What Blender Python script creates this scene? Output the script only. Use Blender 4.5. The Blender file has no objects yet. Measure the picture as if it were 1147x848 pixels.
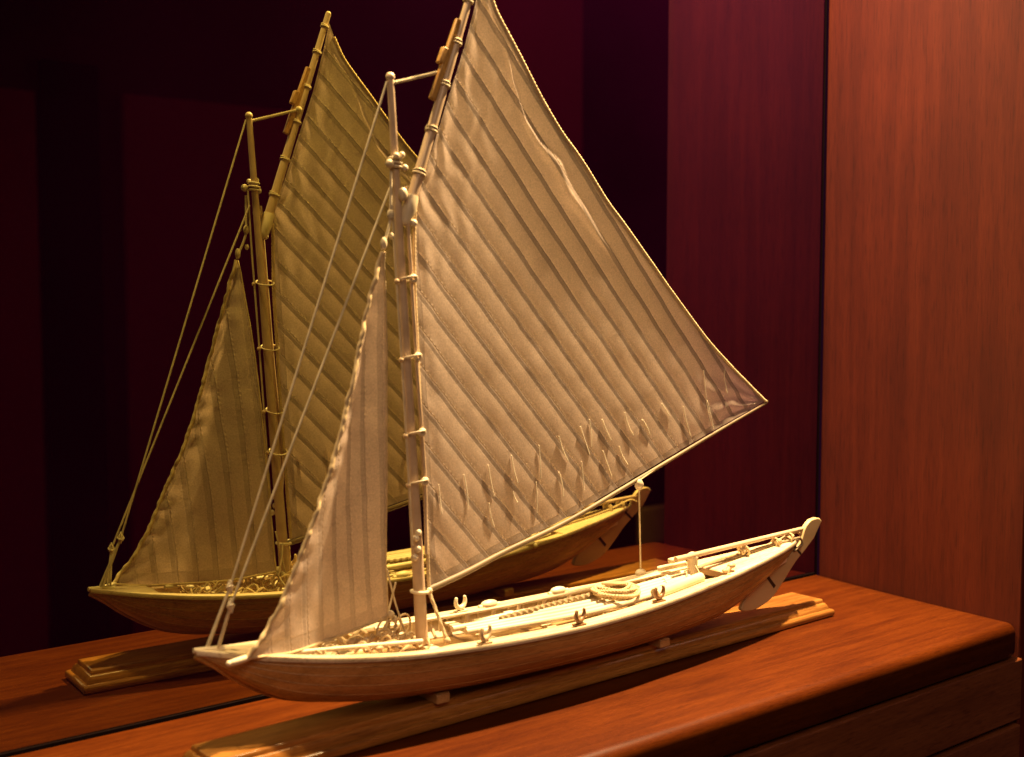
import bpy, bmesh, math, random
from mathutils import Vector, Matrix, noise
R = random.Random(7)
PI = math.pi
scene = bpy.context.scene
col = scene.collection

# ------------------------------------------------------------------ render / world / camera
scene.render.engine = 'CYCLES'
scene.view_settings.view_transform = 'Standard'
scene.view_settings.look = 'None'
scene.view_settings.exposure = 0
scene.cycles.caustics_reflective = True
scene.cycles.caustics_refractive = False
scene.cycles.max_bounces = 8
scene.cycles.sample_clamp_indirect = 4
w = bpy.data.worlds.new("World"); scene.world = w; w.use_nodes = True
w.node_tree.nodes['Background'].inputs[0].default_value = (0.55, 0.09, 0.36, 1)
w.node_tree.nodes['Background'].inputs[1].default_value = 0.020

cam = bpy.data.cameras.new('camera'); co = bpy.data.objects.new('camera', cam); col.objects.link(co)
co.matrix_world = Matrix(((0.7901, 0.0417, -0.6115, 0.0), (-0.6130, 0.0537, -0.7883, -0.7939), (0.0, 0.9977, 0.0680, 0.2966), (0, 0, 0, 1)))
cam.sensor_width = 36; cam.lens = 41.708; cam.clip_start = 0.02; cam.clip_end = 60
cam.dof.use_dof = True; cam.dof.focus_distance = 0.98; cam.dof.aperture_fstop = 7.0
scene.camera = co

# ------------------------------------------------------------------ materials
def newmat(name):
    m = bpy.data.materials.new(name); m.use_nodes = True
    nt = m.node_tree; n = nt.nodes; l = nt.links
    return m, nt, n, l, n['Principled BSDF']
def texcoord(n, l, scale=(1, 1, 1), rot=(0, 0, 0)):
    tc = n.new('ShaderNodeTexCoord'); mp = n.new('ShaderNodeMapping')
    mp.inputs['Scale'].default_value = scale; mp.inputs['Rotation'].default_value = rot
    l.new(tc.outputs['Object'], mp.inputs[0]); return mp
def ramp(n, stops):
    r = n.new('ShaderNodeValToRGB'); e = r.color_ramp.elements
    while len(e) < len(stops): e.new(0.5)
    for k, (p, c) in enumerate(stops): e[k].position = p; e[k].color = (*c, 1)
    return r
def wood(name, c0, c1, c2, scale, rough=.3, coat=0.0, fine=1.0, bump=.08, coat_rough=.1, spec=.5, pore=6):
    """scale is small along the grain and large across it"""
    m, nt, n, l, b = newmat(name)
    mp = texcoord(n, l, scale)
    a = n.new('ShaderNodeTexNoise'); a.inputs['Scale'].default_value = 1; a.inputs['Detail'].default_value = 6; a.inputs['Distortion'].default_value = .6
    l.new(mp.outputs[0], a.inputs[0])
    f = n.new('ShaderNodeTexNoise'); f.inputs['Scale'].default_value = 7 * fine; f.inputs['Detail'].default_value = 5; f.inputs['Roughness'].default_value = .7
    l.new(mp.outputs[0], f.inputs[0])
    mx = n.new('ShaderNodeMix'); mx.inputs[0].default_value = .45
    l.new(a.outputs[0], mx.inputs[2]); l.new(f.outputs[0], mx.inputs[3])
    r = ramp(n, [(.36, c0), (.5, c1), (.64, c2)]); l.new(mx.outputs[0], r.inputs[0])
    po = n.new('ShaderNodeTexNoise'); po.inputs['Scale'].default_value = 1; po.inputs['Detail'].default_value = 2; po.inputs['Roughness'].default_value = .8
    m3 = texcoord(n, l, tuple(k * (pore if k > 12 else pore * 1.4) for k in scale)); l.new(m3.outputs[0], po.inputs[0])
    pr_ = ramp(n, [(.34, (.70, .66, .62)), (.47, (1, 1, 1))]); l.new(po.outputs[0], pr_.inputs[0])
    bl = n.new('ShaderNodeTexNoise'); bl.inputs['Scale'].default_value = 9; bl.inputs['Detail'].default_value = 5
    tb = n.new('ShaderNodeTexCoord'); l.new(tb.outputs['Object'], bl.inputs[0])
    br = ramp(n, [(.3, (.78, .74, .74)), (.7, (1.0, 1.0, 1.0))]); l.new(bl.outputs[0], br.inputs[0])
    mm = n.new('ShaderNodeMix'); mm.data_type = 'RGBA'; mm.blend_type = 'MULTIPLY'; mm.inputs[0].default_value = 1; l.new(r.outputs[0], mm.inputs[6]); l.new(pr_.outputs[0], mm.inputs[7])
    m4 = n.new('ShaderNodeMix'); m4.data_type = 'RGBA'; m4.blend_type = 'MULTIPLY'; m4.inputs[0].default_value = 1; l.new(mm.outputs[2], m4.inputs[6]); l.new(br.outputs[0], m4.inputs[7])
    l.new(m4.outputs[2], b.inputs['Base Color'])
    b.inputs['Roughness'].default_value = rough; b.inputs['Coat Weight'].default_value = coat; b.inputs['Coat Roughness'].default_value = coat_rough
    b.inputs['Specular IOR Level'].default_value = spec
    bp = n.new('ShaderNodeBump'); bp.inputs['Strength'].default_value = bump; bp.inputs['Distance'].default_value = .0006
    l.new(mx.outputs[0], bp.inputs['Height']); l.new(bp.outputs[0], b.inputs['Normal'])
    return m
def bone(name, c0, c1, rough=.45, sss=.0, scale=60):
    m, nt, n, l, b = newmat(name)
    mp = texcoord(n, l, (scale * .25, scale, scale))
    a = n.new('ShaderNodeTexNoise'); a.inputs['Scale'].default_value = 1; a.inputs['Detail'].default_value = 5
    l.new(mp.outputs[0], a.inputs[0])
    r = ramp(n, [(.3, c0), (.7, c1)]); l.new(a.outputs[0], r.inputs[0]); l.new(r.outputs[0], b.inputs['Base Color'])
    b.inputs['Roughness'].default_value = rough
    bp = n.new('ShaderNodeBump'); bp.inputs['Strength'].default_value = .15; bp.inputs['Distance'].default_value = .0004
    l.new(a.outputs[0], bp.inputs['Height']); l.new(bp.outputs[0], b.inputs['Normal'])
    return m
def plain(name, c, rough=.5, metal=0.0, spec=.5):
    m, nt, n, l, b = newmat(name)
    mp = texcoord(n, l, (120, 120, 120)); a = n.new('ShaderNodeTexNoise'); a.inputs['Detail'].default_value = 4; a.inputs['Scale'].default_value = 1
    l.new(mp.outputs[0], a.inputs[0])
    r = ramp(n, [(.3, tuple(x * .8 for x in c)), (.7, tuple(min(1, x * 1.15) for x in c))]); l.new(a.outputs[0], r.inputs[0])
    l.new(r.outputs[0], b.inputs['Base Color']); b.inputs['Roughness'].default_value = rough; b.inputs['Metallic'].default_value = metal
    b.inputs['Specular IOR Level'].default_value = spec
    return m

M = {}
M['counter'] = wood('mahogany_top', (.053, .0088, .0006), (.081, .0155, .0010), (.108, .0230, .0019), (13, 150, 150), .38, .0, 2.0, .06, spec=.14)
M['face'] = wood('mahogany_face', (.150, .040, .012), (.215, .060, .018), (.28, .084, .026), (5, 70, 70), .38, .15, 1.2, .06, .3)
M['panel'] = wood('mahogany_panel', (.086, .0105, .0024), (.116, .0152, .0033), (.148, .022, .005), (75, 75, 3.2), .5, .0, 1.6, .05, .15)
M['stile'] = wood('dark_stile', (.045, .006, .010), (.06, .008, .013), (.075, .011, .016), (60, 60, 3), .5)
M['plinth'] = wood('walnut_plinth', (.22, .084, .015), (.38, .155, .032), (.54, .245, .056), (6, 110, 110), .28, .3, 1, .06, .15)
M['hull'] = wood('hull_planks', (.30, .150, .040), (.44, .235, .07), (.58, .32, .11), (9, 130, 130), .4, .12, 1, .1, .3)
M['cradle'] = wood('pale_cradle', (.36, .19, .06), (.50, .29, .11), (.62, .38, .16), (110, 6, 110), .4, .1)
M['bone'] = bone('whale_bone', (.60, .48, .29), (.88, .77, .57), .42)
M['bone_dark'] = bone('aged_bone', (.46, .31, .16), (.66, .48, .28), .5)
M['rudder'] = bone('rudder_bone', (.50, .36, .17), (.66, .50, .27), .45, scale=40)
M['sole'] = wood('sole_boards', (.28, .15, .05), (.42, .25, .09), (.54, .34, .14), (8, 160, 160), .5)
M['boom'] = bone('boom_wood', (.13, .085, .04), (.21, .145, .075), .55, scale=60)
M['deck'] = wood('pale_deck_boards', (.56, .43, .25), (.74, .60, .38), (.86, .74, .52), (9, 170, 170), .45)
M['spar'] = bone('spar_bone', (.52, .36, .22), (.64, .47, .31), .4, scale=90)
M['wood_yellow'] = wood('yellow_wood', (.40, .19, .04), (.55, .29, .07), (.66, .38, .11), (60, 60, 12), .45)
M['brown'] = plain('brown_tone', (.30, .15, .06), .4)  # mast collar brown; on the near oarlocks it paints in backlit shade
M['rope'] = plain('natural_rope', (.62, .47, .27), .85, spec=.1)
M['cord'] = plain('pale_cord', (.66, .55, .36), .8, spec=.1)
M['reef'] = plain('white_reef_cord', (.80, .72, .56), .6, spec=.2)
M['rope_dark'] = plain('dark_marled_rope', (.30, .22, .13), .85, spec=.1)
M['strap'] = plain('dark_strap', (.05, .03, .022), .4, .3)
M['joint_dark'] = plain('black_joint', (.006, .003, .003), .9, spec=.02)
M['wall'] = plain('wine_wall', (.048, .006, .015), .9, spec=.05)
M['wallpanel'] = plain('maroon_panel', (.17, .011, .042), .8, spec=.05)
M['post'] = plain('black_post', (.002, .0012, .002), .8, spec=.05)
M['mustard'] = plain('mustard_card', (.85, .55, .12), .8, spec=.05)

# rudder: same bone, near-side shade put into its tan colour
# dark mirror
def mirror_mat():
    m, nt, n, l, b = newmat('tinted_mirror')
    n.remove(b)
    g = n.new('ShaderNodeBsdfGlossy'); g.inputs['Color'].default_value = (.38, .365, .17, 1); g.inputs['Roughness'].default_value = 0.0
    d = n.new('ShaderNodeBsdfDiffuse')
    # smoky olive glass; plum painted in at right to colour the side panel's reflection
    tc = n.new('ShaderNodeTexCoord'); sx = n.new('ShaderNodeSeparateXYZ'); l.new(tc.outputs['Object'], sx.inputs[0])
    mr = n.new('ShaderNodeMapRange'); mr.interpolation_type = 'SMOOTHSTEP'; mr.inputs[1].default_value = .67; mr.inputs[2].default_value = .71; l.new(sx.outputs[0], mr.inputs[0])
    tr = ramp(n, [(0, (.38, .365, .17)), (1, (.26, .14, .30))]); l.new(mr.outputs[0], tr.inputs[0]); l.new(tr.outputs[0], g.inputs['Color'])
    mp = texcoord(n, l, (3, 3, 3)); t = n.new('ShaderNodeTexNoise'); t.inputs['Detail'].default_value = 5; t.inputs['Scale'].default_value = 2
    l.new(mp.outputs[0], t.inputs[0])
    r = ramp(n, [(.3, (.0034, .0001, .0026)), (.7, (.0054, .0002, .0040))]); l.new(t.outputs[0], r.inputs[0]); l.new(r.outputs[0], d.inputs[0])
    a = n.new('ShaderNodeAddShader'); l.new(g.outputs[0], a.inputs[0]); l.new(d.outputs[0], a.inputs[1])
    l.new(a.outputs[0], n['Material Output'].inputs[0]); return m
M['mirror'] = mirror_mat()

def sail_mat(name, spacing, seam_w, offset, luff_hem, foot_hem, leech_hem, head_hem, col_d=(.65, .51, .43), col_t=(.80, .58, .50), seam_t=.44, seam_d=.32):
    m, nt, n, l, b = newmat(name); n.remove(b)
    def uv(nm):
        u = n.new('ShaderNodeUVMap'); u.uv_map = nm; s = n.new('ShaderNodeSeparateXYZ'); l.new(u.outputs[0], s.inputs[0]); return s
    def math_(op, a, bb=None, clamp=False):
        x = n.new('ShaderNodeMath'); x.operation = op; x.use_clamp = clamp
        for k, v in enumerate((a, bb)):
            if v is None: continue
            if isinstance(v, (int, float)): x.inputs[k].default_value = v
            else: l.new(v, x.inputs[k])
        return x.outputs[0]
    def step(v, a, bnd):          # 1 below a, 0 above bnd
        mr = n.new('ShaderNodeMapRange'); mr.interpolation_type = 'SMOOTHSTEP'
        mr.inputs[1].default_value = a; mr.inputs[2].default_value = bnd; mr.inputs[3].default_value = 1; mr.inputs[4].default_value = 0
        l.new(v, mr.inputs[0]); return mr.outputs[0]
    S = uv('seam'); A = uv('edge_a'); B = uv('edge_b')
    tcs = n.new('ShaderNodeTexCoord'); wob = n.new('ShaderNodeTexNoise'); wob.inputs['Scale'].default_value = 35; wob.inputs['Detail'].default_value = 2
    l.new(tcs.outputs['Object'], wob.inputs[0])
    u = math_('ADD', S.outputs[0], math_('MULTIPLY', math_('SUBTRACT', wob.outputs[0], .5), .0020))
    k = math_('MULTIPLY', math_('FRACT', math_('DIVIDE', math_('ADD', u, offset), spacing)), spacing)
    cen = math_('ABSOLUTE', math_('SUBTRACT', k, spacing * .5))
    seam = step(cen, seam_w * .42, seam_w * .58)
    edge = step(math_('ABSOLUTE', math_('SUBTRACT', cen, seam_w * .5)), .0002, .0008)
    # only the higher-k side of each seam shows the folded edge
    side = math_('LESS_THAN', k, spacing * .5); edge = math_('MULTIPLY', edge, side)
    hem = step(A.outputs[0], luff_hem * .93, luff_hem)
    for src, ww in ((A.outputs[1], foot_hem), (B.outputs[0], leech_hem), (B.outputs[1], head_hem)):
        hem = math_('MAXIMUM', hem, step(src, ww * .9, ww))
    dbl = math_('MAXIMUM', seam, math_('MULTIPLY', hem, .75))
    # cloth mottling and weave
    n1 = n.new('ShaderNodeTexNoise'); n1.inputs['Scale'].default_value = 24; n1.inputs['Detail'].default_value = 8; n1.inputs['Roughness'].default_value = .65
    l.new(tcs.outputs['Object'], n1.inputs[0])
    n2 = n.new('ShaderNodeTexNoise'); n2.inputs['Scale'].default_value = 900; n2.inputs['Detail'].default_value = 2
    l.new(tcs.outputs['Object'], n2.inputs[0])
    var = math_('ADD', math_('MULTIPLY', n1.outputs[0], .30), math_('MULTIPLY', n2.outputs[0], .70)); var = math_('ADD', var, .46)
    def scaled(c, f):
        x = n.new('ShaderNodeVectorMath'); x.operation = 'SCALE'; x.inputs[0].default_value = c; l.new(f, x.inputs['Scale']); return x.outputs[0]
    dcol = scaled(col_d, math_('MULTIPLY', var, math_('SUBTRACT', 1.0, math_('MULTIPLY', dbl, seam_d))))  # seams and hems also darkened in colour, standing in for light they block
    tfac = math_('SUBTRACT', 1.0, math_('MULTIPLY', dbl, 1 - seam_t))
    tcol = scaled(col_t, math_('MULTIPLY', var, tfac))
    # puckers: short ripples across the seams, finer stitching beside them
    puck = n.new('ShaderNodeTexNoise'); puck.noise_dimensions = '2D'; puck.inputs['Scale'].default_value = 1; puck.inputs['Detail'].default_value = 3
    cv = n.new('ShaderNodeCombineXYZ'); l.new(math_('MULTIPLY', S.outputs[0], 110), cv.inputs[0]); l.new(math_('MULTIPLY', S.outputs[1], 330), cv.inputs[1]); l.new(cv.outputs[0], puck.inputs[0])
    near = step(cen, seam_w * .5, seam_w * 1.6)
    st = math_('MULTIPLY', math_('SINE', math_('MULTIPLY', S.outputs[1], 2 * PI / .0042)), step(math_('ABSOLUTE', math_('SUBTRACT', cen, seam_w * .62)), .0002, .0011))
    st = math_('MULTIPLY', st, side)
    h = math_('ADD', math_('MULTIPLY', puck.outputs[0], math_('ADD', math_('MULTIPLY', near, .6), .14)), math_('MULTIPLY', seam, .35))
    h = math_('ADD', h, math_('MULTIPLY', edge, .9)); h = math_('ADD', h, math_('MULTIPLY', st, .35)); h = math_('ADD', h, math_('MULTIPLY', n2.outputs[0], .22))
    h = math_('ADD', h, math_('MULTIPLY', n1.outputs[0], .8)); h = math_('ADD', h, math_('MULTIPLY', hem, .35))
    bp = n.new('ShaderNodeBump'); bp.inputs['Strength'].default_value = .8; bp.inputs['Distance'].default_value = .0005
    l.new(h, bp.inputs['Height'])
    D = n.new('ShaderNodeBsdfDiffuse'); T = n.new('ShaderNodeBsdfTranslucent')
    l.new(dcol, D.inputs[0]); l.new(tcol, T.inputs[0]); l.new(bp.outputs[0], D.inputs['Normal']); l.new(bp.outputs[0], T.inputs['Normal'])
    mx = n.new('ShaderNodeMixShader'); mx.inputs[0].default_value = .42; l.new(D.outputs[0], mx.inputs[1]); l.new(T.outputs[0], mx.inputs[2])
    G = n.new('ShaderNodeBsdfGlossy'); G.inputs['Roughness'].default_value = .42; G.inputs['Color'].default_value = (.9, .8, .6, 1); l.new(bp.outputs[0], G.inputs['Normal'])
    m2 = n.new('ShaderNodeMixShader'); m2.inputs[0].default_value = .06; l.new(mx.outputs[0], m2.inputs[1]); l.new(G.outputs[0], m2.inputs[2])
    l.new(m2.outputs[0], n['Material Output'].inputs[0])
    return m
M['main'] = sail_mat('main_sailcloth', .0178, .0040, .0089, .0075, .006, .003, .004)
M['jib'] = sail_mat('jib_sailcloth', .0150, .0042, .006, .004, .011, .0025, .001, seam_t=.66, seam_d=.14)

# ------------------------------------------------------------------ mesh helpers
class MB:
    def __init__(s): s.v = []; s.f = []
    def add(s, vs, fs):
        o = len(s.v); s.v += [tuple(p) for p in vs]; s.f += [tuple(i + o for i in q) for q in fs]; return s
    def box(s, c, d, rot=None):
        x, y, z = (k / 2 for k in d); rot = rot or Matrix.Identity(3); c = Vector(c)
        vs = [c + rot @ Vector((sx * x, sy * y, sz * z)) for sz in (-1, 1) for sy in (-1, 1) for sx in (-1, 1)]
        return s.add(vs, [(0, 2, 3, 1), (4, 5, 7, 6), (0, 1, 5, 4), (2, 6, 7, 3), (0, 4, 6, 2), (1, 3, 7, 5)])
    def bar(s, p0, p1, wd, ht, up=(0, 0, 1)):
        p0, p1 = Vector(p0), Vector(p1); d = (p1 - p0); L = d.length; d.normalize()
        sd = d.cross(Vector(up)).normalized(); u = sd.cross(d)
        return s.box((p0 + p1) / 2, (L, wd, ht), Matrix((d, sd, u)).transposed())
    def tube(s, pts, rad, n=10, twist=0, amp=.22, strands=3, closed=False, cap=True):
        pts = [Vector(p) for p in pts]; N = len(pts)
        rf = rad if callable(rad) else (lambda t: rad)
        tang = []
        for i in range(N):
            a = pts[(i - 1) % N] if closed else pts[max(i - 1, 0)]; b = pts[(i + 1) % N] if closed else pts[min(i + 1, N - 1)]
            t = b - a; tang.append(t.normalized() if t.length > 1e-12 else Vector((0, 0, 1)))
        ref = Vector((0, 0, 1)) if abs(tang[0].z) < .9 else Vector((1, 0, 0))
        u = tang[0].cross(ref).normalized(); vs = []; fs = []; dist = 0
        for i in range(N):
            if i:
                dist += (pts[i] - pts[i - 1]).length
                u = (u - tang[i] * u.dot(tang[i])).normalized()
            v = tang[i].cross(u); r = rf(i / (N - 1))
            for k in range(n):
                a = 2 * PI * k / n; rr = r * (1 + amp * math.cos(strands * (a - dist * twist))) if twist else r
                vs.append(pts[i] + (u * math.cos(a) + v * math.sin(a)) * rr)
        for i in range(N if closed else N - 1):
            j = (i + 1) % N
            for k in range(n): fs.append((i * n + k, i * n + (k + 1) % n, j * n + (k + 1) % n, j * n + k))
        if cap and not closed: fs.append(tuple(range(n))[::-1]); fs.append(tuple((N - 1) * n + k for k in range(n)))
        return s.add(vs, fs)
    def ball(s, c, r, n=10, sc=(1, 1, 1)):
        c = Vector(c); vs = []; fs = []; m = n
        for i in range(m + 1):
            th = PI * i / m
            for k in range(n):
                a = 2 * PI * k / n
                vs.append(c + Vector((r * sc[0] * math.sin(th) * math.cos(a), r * sc[1] * math.sin(th) * math.sin(a), r * sc[2] * math.cos(th))))
        for i in range(m):
            for k in range(n): fs.append((i * n + k, (i + 1) * n + k, (i + 1) * n + (k + 1) % n, i * n + (k + 1) % n))
        return s.add(vs, fs)
    def ring(s, c, ax, Rr, r, n=24, m=8, sc=(1, 1)):
        c = Vector(c); ax = Vector(ax).normalized(); ref = Vector((0, 0, 1)) if abs(ax.z) < .9 else Vector((1, 0, 0))
        u = ax.cross(ref).normalized(); v = ax.cross(u)
        return s.tube([c + u * Rr * sc[0] * math.cos(2 * PI * k / n) + v * Rr * sc[1] * math.sin(2 * PI * k / n) for k in range(n)], r, m, closed=True)
    def plate(s, outline, y0, y1):              # x-z outline pushed along y
        n = len(outline); vs = [(x, y0, z) for x, z in outline] + [(x, y1, z) for x, z in outline]
        return s.add(vs, [tuple(range(n)), tuple(range(2 * n - 1, n - 1, -1))] + [(i, i + n, (i + 1) % n + n, (i + 1) % n) for i in range(n)])
    def grid(s, rows, flip=False):
        a, b = len(rows), len(rows[0]); vs = [p for r in rows for p in r]; fs = []
        for i in range(a - 1):
            for j in range(b - 1):
                q = (i * b + j, i * b + j + 1, (i + 1) * b + j + 1, (i + 1) * b + j); fs.append(q[::-1] if flip else q)
        return s.add(vs, fs)

def wpos(o):
    p = Vector((0, 0, 0))
    while o: p += o.location; o = o.parent
    return p
def link(name, mb, mat, parent=None, smooth=True, bevel=0, sub=0, segs=2):
    me = bpy.data.meshes.new(name); off = wpos(parent)
    me.from_pydata([tuple(Vector(p) - off) for p in mb.v], [], mb.f); me.validate()
    bm = bmesh.new(); bm.from_mesh(me); bmesh.ops.recalc_face_normals(bm, faces=bm.faces); bm.to_mesh(me); bm.free()
    o = bpy.data.objects.new(name, me); col.objects.link(o)
    for mm in (mat if isinstance(mat, (list, tuple)) else [mat]): me.materials.append(mm)
    if smooth: me.shade_smooth()
    if parent: o.parent = parent
    if bevel:
        b = o.modifiers.new('bevel', 'BEVEL'); b.width = bevel; b.segments = segs; b.limit_method = 'ANGLE'; b.angle_limit = math.radians(40); b.harden_normals = False
    if smooth:
        me.set_sharp_from_angle(angle=math.radians(50))
    return o
def thing(name, label, cat, loc, group=None):
    o = bpy.data.objects.new(name, None); col.objects.link(o); o.location = loc; o.empty_display_size = .02
    o['label'] = label; o['category'] = cat
    if group: o['group'] = group
    return o
def tag(o, label, cat, group=None):
    o['label'] = label; o['category'] = cat
    if group: o['group'] = group
    return o

def interp(knots, x):                            # smooth curve through (x, y...) knots
    if x <= knots[0][0]: return knots[0][1]
    if x >= knots[-1][0]: return knots[-1][1]
    for i in range(len(knots) - 1):
        x0, y0 = knots[i]; x1, y1 = knots[i + 1]
        if x <= x1:
            h = x1 - x0; t = (x - x0) / h; d1 = (y1 - y0) / h
            def slope(j):
                if j == 0: return (knots[1][1] - knots[0][1]) / (knots[1][0] - knots[0][0])
                if j == len(knots) - 1: return (knots[-1][1] - knots[-2][1]) / (knots[-1][0] - knots[-2][0])
                a = (knots[j][1] - knots[j - 1][1]) / (knots[j][0] - knots[j - 1][0]); b = (knots[j + 1][1] - knots[j][1]) / (knots[j + 1][0] - knots[j][0])
                return 0 if a * b <= 0 else 2 * a * b / (a + b)
            m0, m1 = slope(i) * h, slope(i + 1) * h
            return y0 * (2 * t**3 - 3 * t**2 + 1) + m0 * (t**3 - 2 * t**2 + t) + y1 * (-2 * t**3 + 3 * t**2) + m1 * (t**3 - t**2)
def poly(pts, n):                                # Catmull-Rom resample of 3D points, n+1 samples by chord length
    P = [Vector(p) for p in pts]; d = [0]
    for a, b in zip(P, P[1:]): d.append(d[-1] + (b - a).length)
    return [Vector(tuple(interp([(d[i], P[i][k]) for i in range(len(P))], d[-1] * j / n) for k in range(3))) for j in range(n + 1)]

# ------------------------------------------------------------------ the setting
# sideboard with rounded front edge
cab = thing('sideboard', 'polished reddish mahogany sideboard with rounded front edge carrying the model boat', 'sideboard', (.3, -.11, -.35))
prof = [(-.002, -.030), (-.002, 0.0)]
r = .0090
for k in range(9):
    a = PI / 2 * k / 8; prof.append((-.2345 + r - r * math.sin(a), -r + r * math.cos(a)))
prof += [(-.2345, -.0275), (-.2335, -.0300), (-.2300, -.0300)]
x0, x1 = -.9, 1.0275
mb = MB(); rows = []
xs = [x0, 0, .5, .9, 1.005]
for x in xs: rows.append([(x, y, z) for y, z in prof])
for k in range(1, 7):                            # rounded right-hand end
    a = PI / 2 * k / 6; dx = .0225 * math.sin(a); dz = .008 * (1 - math.cos(a)); dy = .010 * (1 - math.cos(a))
    rows.append([(1.005 + dx, y + (dy if y < -.2 else 0), z - (dz if z > -.02 and y < -.15 else 0)) for y, z in prof])
mb.grid(rows); mb.add(rows[-1], [tuple(range(len(prof)))]); mb.add(rows[0], [tuple(range(len(prof)))])
link('top', mb, M['counter'], cab)
f1 = MB().box((.063, -.2245, -.0625), (1.928, .023, .0570)); d1 = link('drawer_front', f1, M['face'], cab, bevel=.0015)
f2 = MB().box((.063, -.2245, -.1500), (1.928, .023, .1080)); link('drawer_front', f2, M['face'], cab, bevel=.0015)
f3 = MB().box((.063, -.2245, -.2780), (1.928, .023, .1400)); link('drawer_front', f3, M['face'], cab, bevel=.0015)
link('carcass', MB().box((.063, -.108, -.190), (1.924, .206, .319)), M['stile'], cab)

mirror = thing('mirror_glass', 'tall dark tinted mirror behind the boat reflecting its sails', 'mirror', (.1, .006, -.3))
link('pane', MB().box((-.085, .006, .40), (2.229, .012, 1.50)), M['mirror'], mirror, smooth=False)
link('joint_strip', MB().box((.06, -.0012, .0014), (1.93, .0020, .0028)).box((1.0288, -.0008, .5), (.0006, .0016, 1.0)), M['joint_dark'], mirror, smooth=False)  # dark joint lines; the lower one stands in for a shadow gap

pn = MB().box((1.0385, -.1165, .2), (.015, .2285, 1.3))
tag(link('wood_panel', pn, M['panel'], bevel=.0012), 'reddish mahogany veneer panel with vertical grain standing right of the boat', 'wall panel')
st = thing('cabinet_stile', 'narrow dark wine red cabinet upright at the right edge of the photo', 'cabinet', (1.15, -.215, -.45))
link('lower_door', MB().box((1.155, -.218, .009), (.215, .018, .918)), M['stile'], st, bevel=.001)
link('upper_door', MB().box((1.155, -.218, .662), (.215, .018, .382)), M['stile'], st, bevel=.001)

# room seen only in the mirror
bw = MB().box((1.2, -2.66, .3), (9, .06, 4.4)); o = link('wall', bw, M['wall'], smooth=False); o['kind'] = 'structure'
for nm, (a, b, c, d), mt, lab in (
    ('door_panel', (.40, .985, -1.2, .86), 'wallpanel', 'dark maroon door panel dimly reflected at the far left of the mirror'),
    ('door_panel', (1.23, 1.80, -.9, .88), 'wallpanel', 'dark maroon panel dimly reflected left of the mirrored mast'),
    ('door_panel', (2.56, 2.97, -1.0, 1.7), 'wallpanel', 'dark maroon panel dimly reflected right of the mainsail peak'),
    ('black_post', (2.99, 3.72, -1.5, 1.7), 'post', 'black upright reflected between the sail leech and the wine red reflection'),
    ('black_post', (1.0, 1.16, -1.2, .95), 'post', 'black upright reflected left of the dim maroon panels')):
    o = link(nm, MB().box(((a + b) / 2, -2.615, (c + d) / 2), (b - a, .028, d - c)), M[mt], bevel=.004); tag(o, lab, 'wall panel' if nm == 'door_panel' else 'post', 'room panels reflected in the mirror')
tag(link('wall_plaque', MB().box((3.325, -2.575, -.612), (.15, .03, .15)), M['mustard'], bevel=.008), 'blurred mustard yellow square reflected beyond the mirrored rudder', 'plaque')

# ------------------------------------------------------------------ display plinth
pl = thing('display_plinth', 'long narrow walnut plinth with moulded edge under the boat hull', 'plinth', (.5925, -.102, 0))
ang = math.atan2(.020, .625); ca, sa = math.cos(ang), math.sin(ang)
def pp(u, v, z): return (.5925 + u * ca - v * sa, -.102 + u * sa + v * ca, z)
def tier(loops):
    mb = MB(); L, W = .3125, .0255; n = 4
    vs = [pp(sx * (L - i), sy * (W - i), z) for i, z in loops for sx, sy in ((-1, -1), (1, -1), (1, 1), (-1, 1))]
    fs = [(0, 3, 2, 1)] + [(j * 4 + k, j * 4 + (k + 1) % 4, (j + 1) * 4 + (k + 1) % 4, (j + 1) * 4 + k) for j in range(len(loops) - 1) for k in range(4)]
    m = len(loops) - 1; fs.append((m * 4, m * 4 + 1, m * 4 + 2, m * 4 + 3)); return mb.add(vs, fs)
link('base_tier', tier([(.0012, .0003), (0, .0015), (0, .0052), (.0008, .0064), (.0022, .0070), (.0034, .0070)]), M['plinth'], pl)
link('moulded_tier', tier([(.0036, .0070), (.0038, .0078), (.0046, .0098), (.0060, .0118), (.0066, .0124), (.0076, .0126), (.0078, .0150), (.0086, .0160), (.0100, .0162)]), M['plinth'], pl)
for cx in (.4560, .6720):
    cb = MB(); yy = -.1025
    cb.plate([(-.0265, .0160), (.0265, .0160), (.0265, .0222), (.0250, .0236), (.0120, .0212), (.0, .0195), (-.0120, .0212), (-.0250, .0236), (-.0265, .0222)], -.0055, .0055)
    cb.v = [(cx + y, yy + x, z) for x, y, z in cb.v]
    link('cradle', cb, M['cradle'], pl, bevel=.0008)

# ------------------------------------------------------------------ the boat
YC = lambda x: -.099 - .0217 * (x - .289)
ZS = [(.289, .0762), (.33, .0690), (.39, .0617), (.45, .0575), (.55, .0550), (.65, .0575), (.72, .0625), (.78, .0680), (.83, .0735), (.855, .0768)]
ZK = [(.289, .0742), (.301, .0658), (.312, .0568), (.331, .0441), (.349, .0355), (.377, .0285), (.42, .0230), (.5, .0200), (.6, .0196), (.66, .0204), (.70, .0218), (.735, .0250), (.765, .0320), (.7865, .0400), (.82, .0545), (.846, .0668), (.855, .0745)]
BB = [(.289, .0012), (.31, .0100), (.335, .0200), (.38, .0335), (.43, .0420), (.5, .0460), (.56, .0462), (.62, .0432), (.66, .0385), (.70, .0335), (.74, .0280), (.78, .0208), (.82, .0125), (.845, .0055), (.855, .0014)]
zs = lambda x: interp(ZS, x); zk = lambda x: interp(ZK, x); hb = lambda x: interp(BB, x)
def at(x, off, dz=0): return Vector((x, YC(x) + off, zs(x) + dz))
XB, XE = .289, .855
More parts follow.
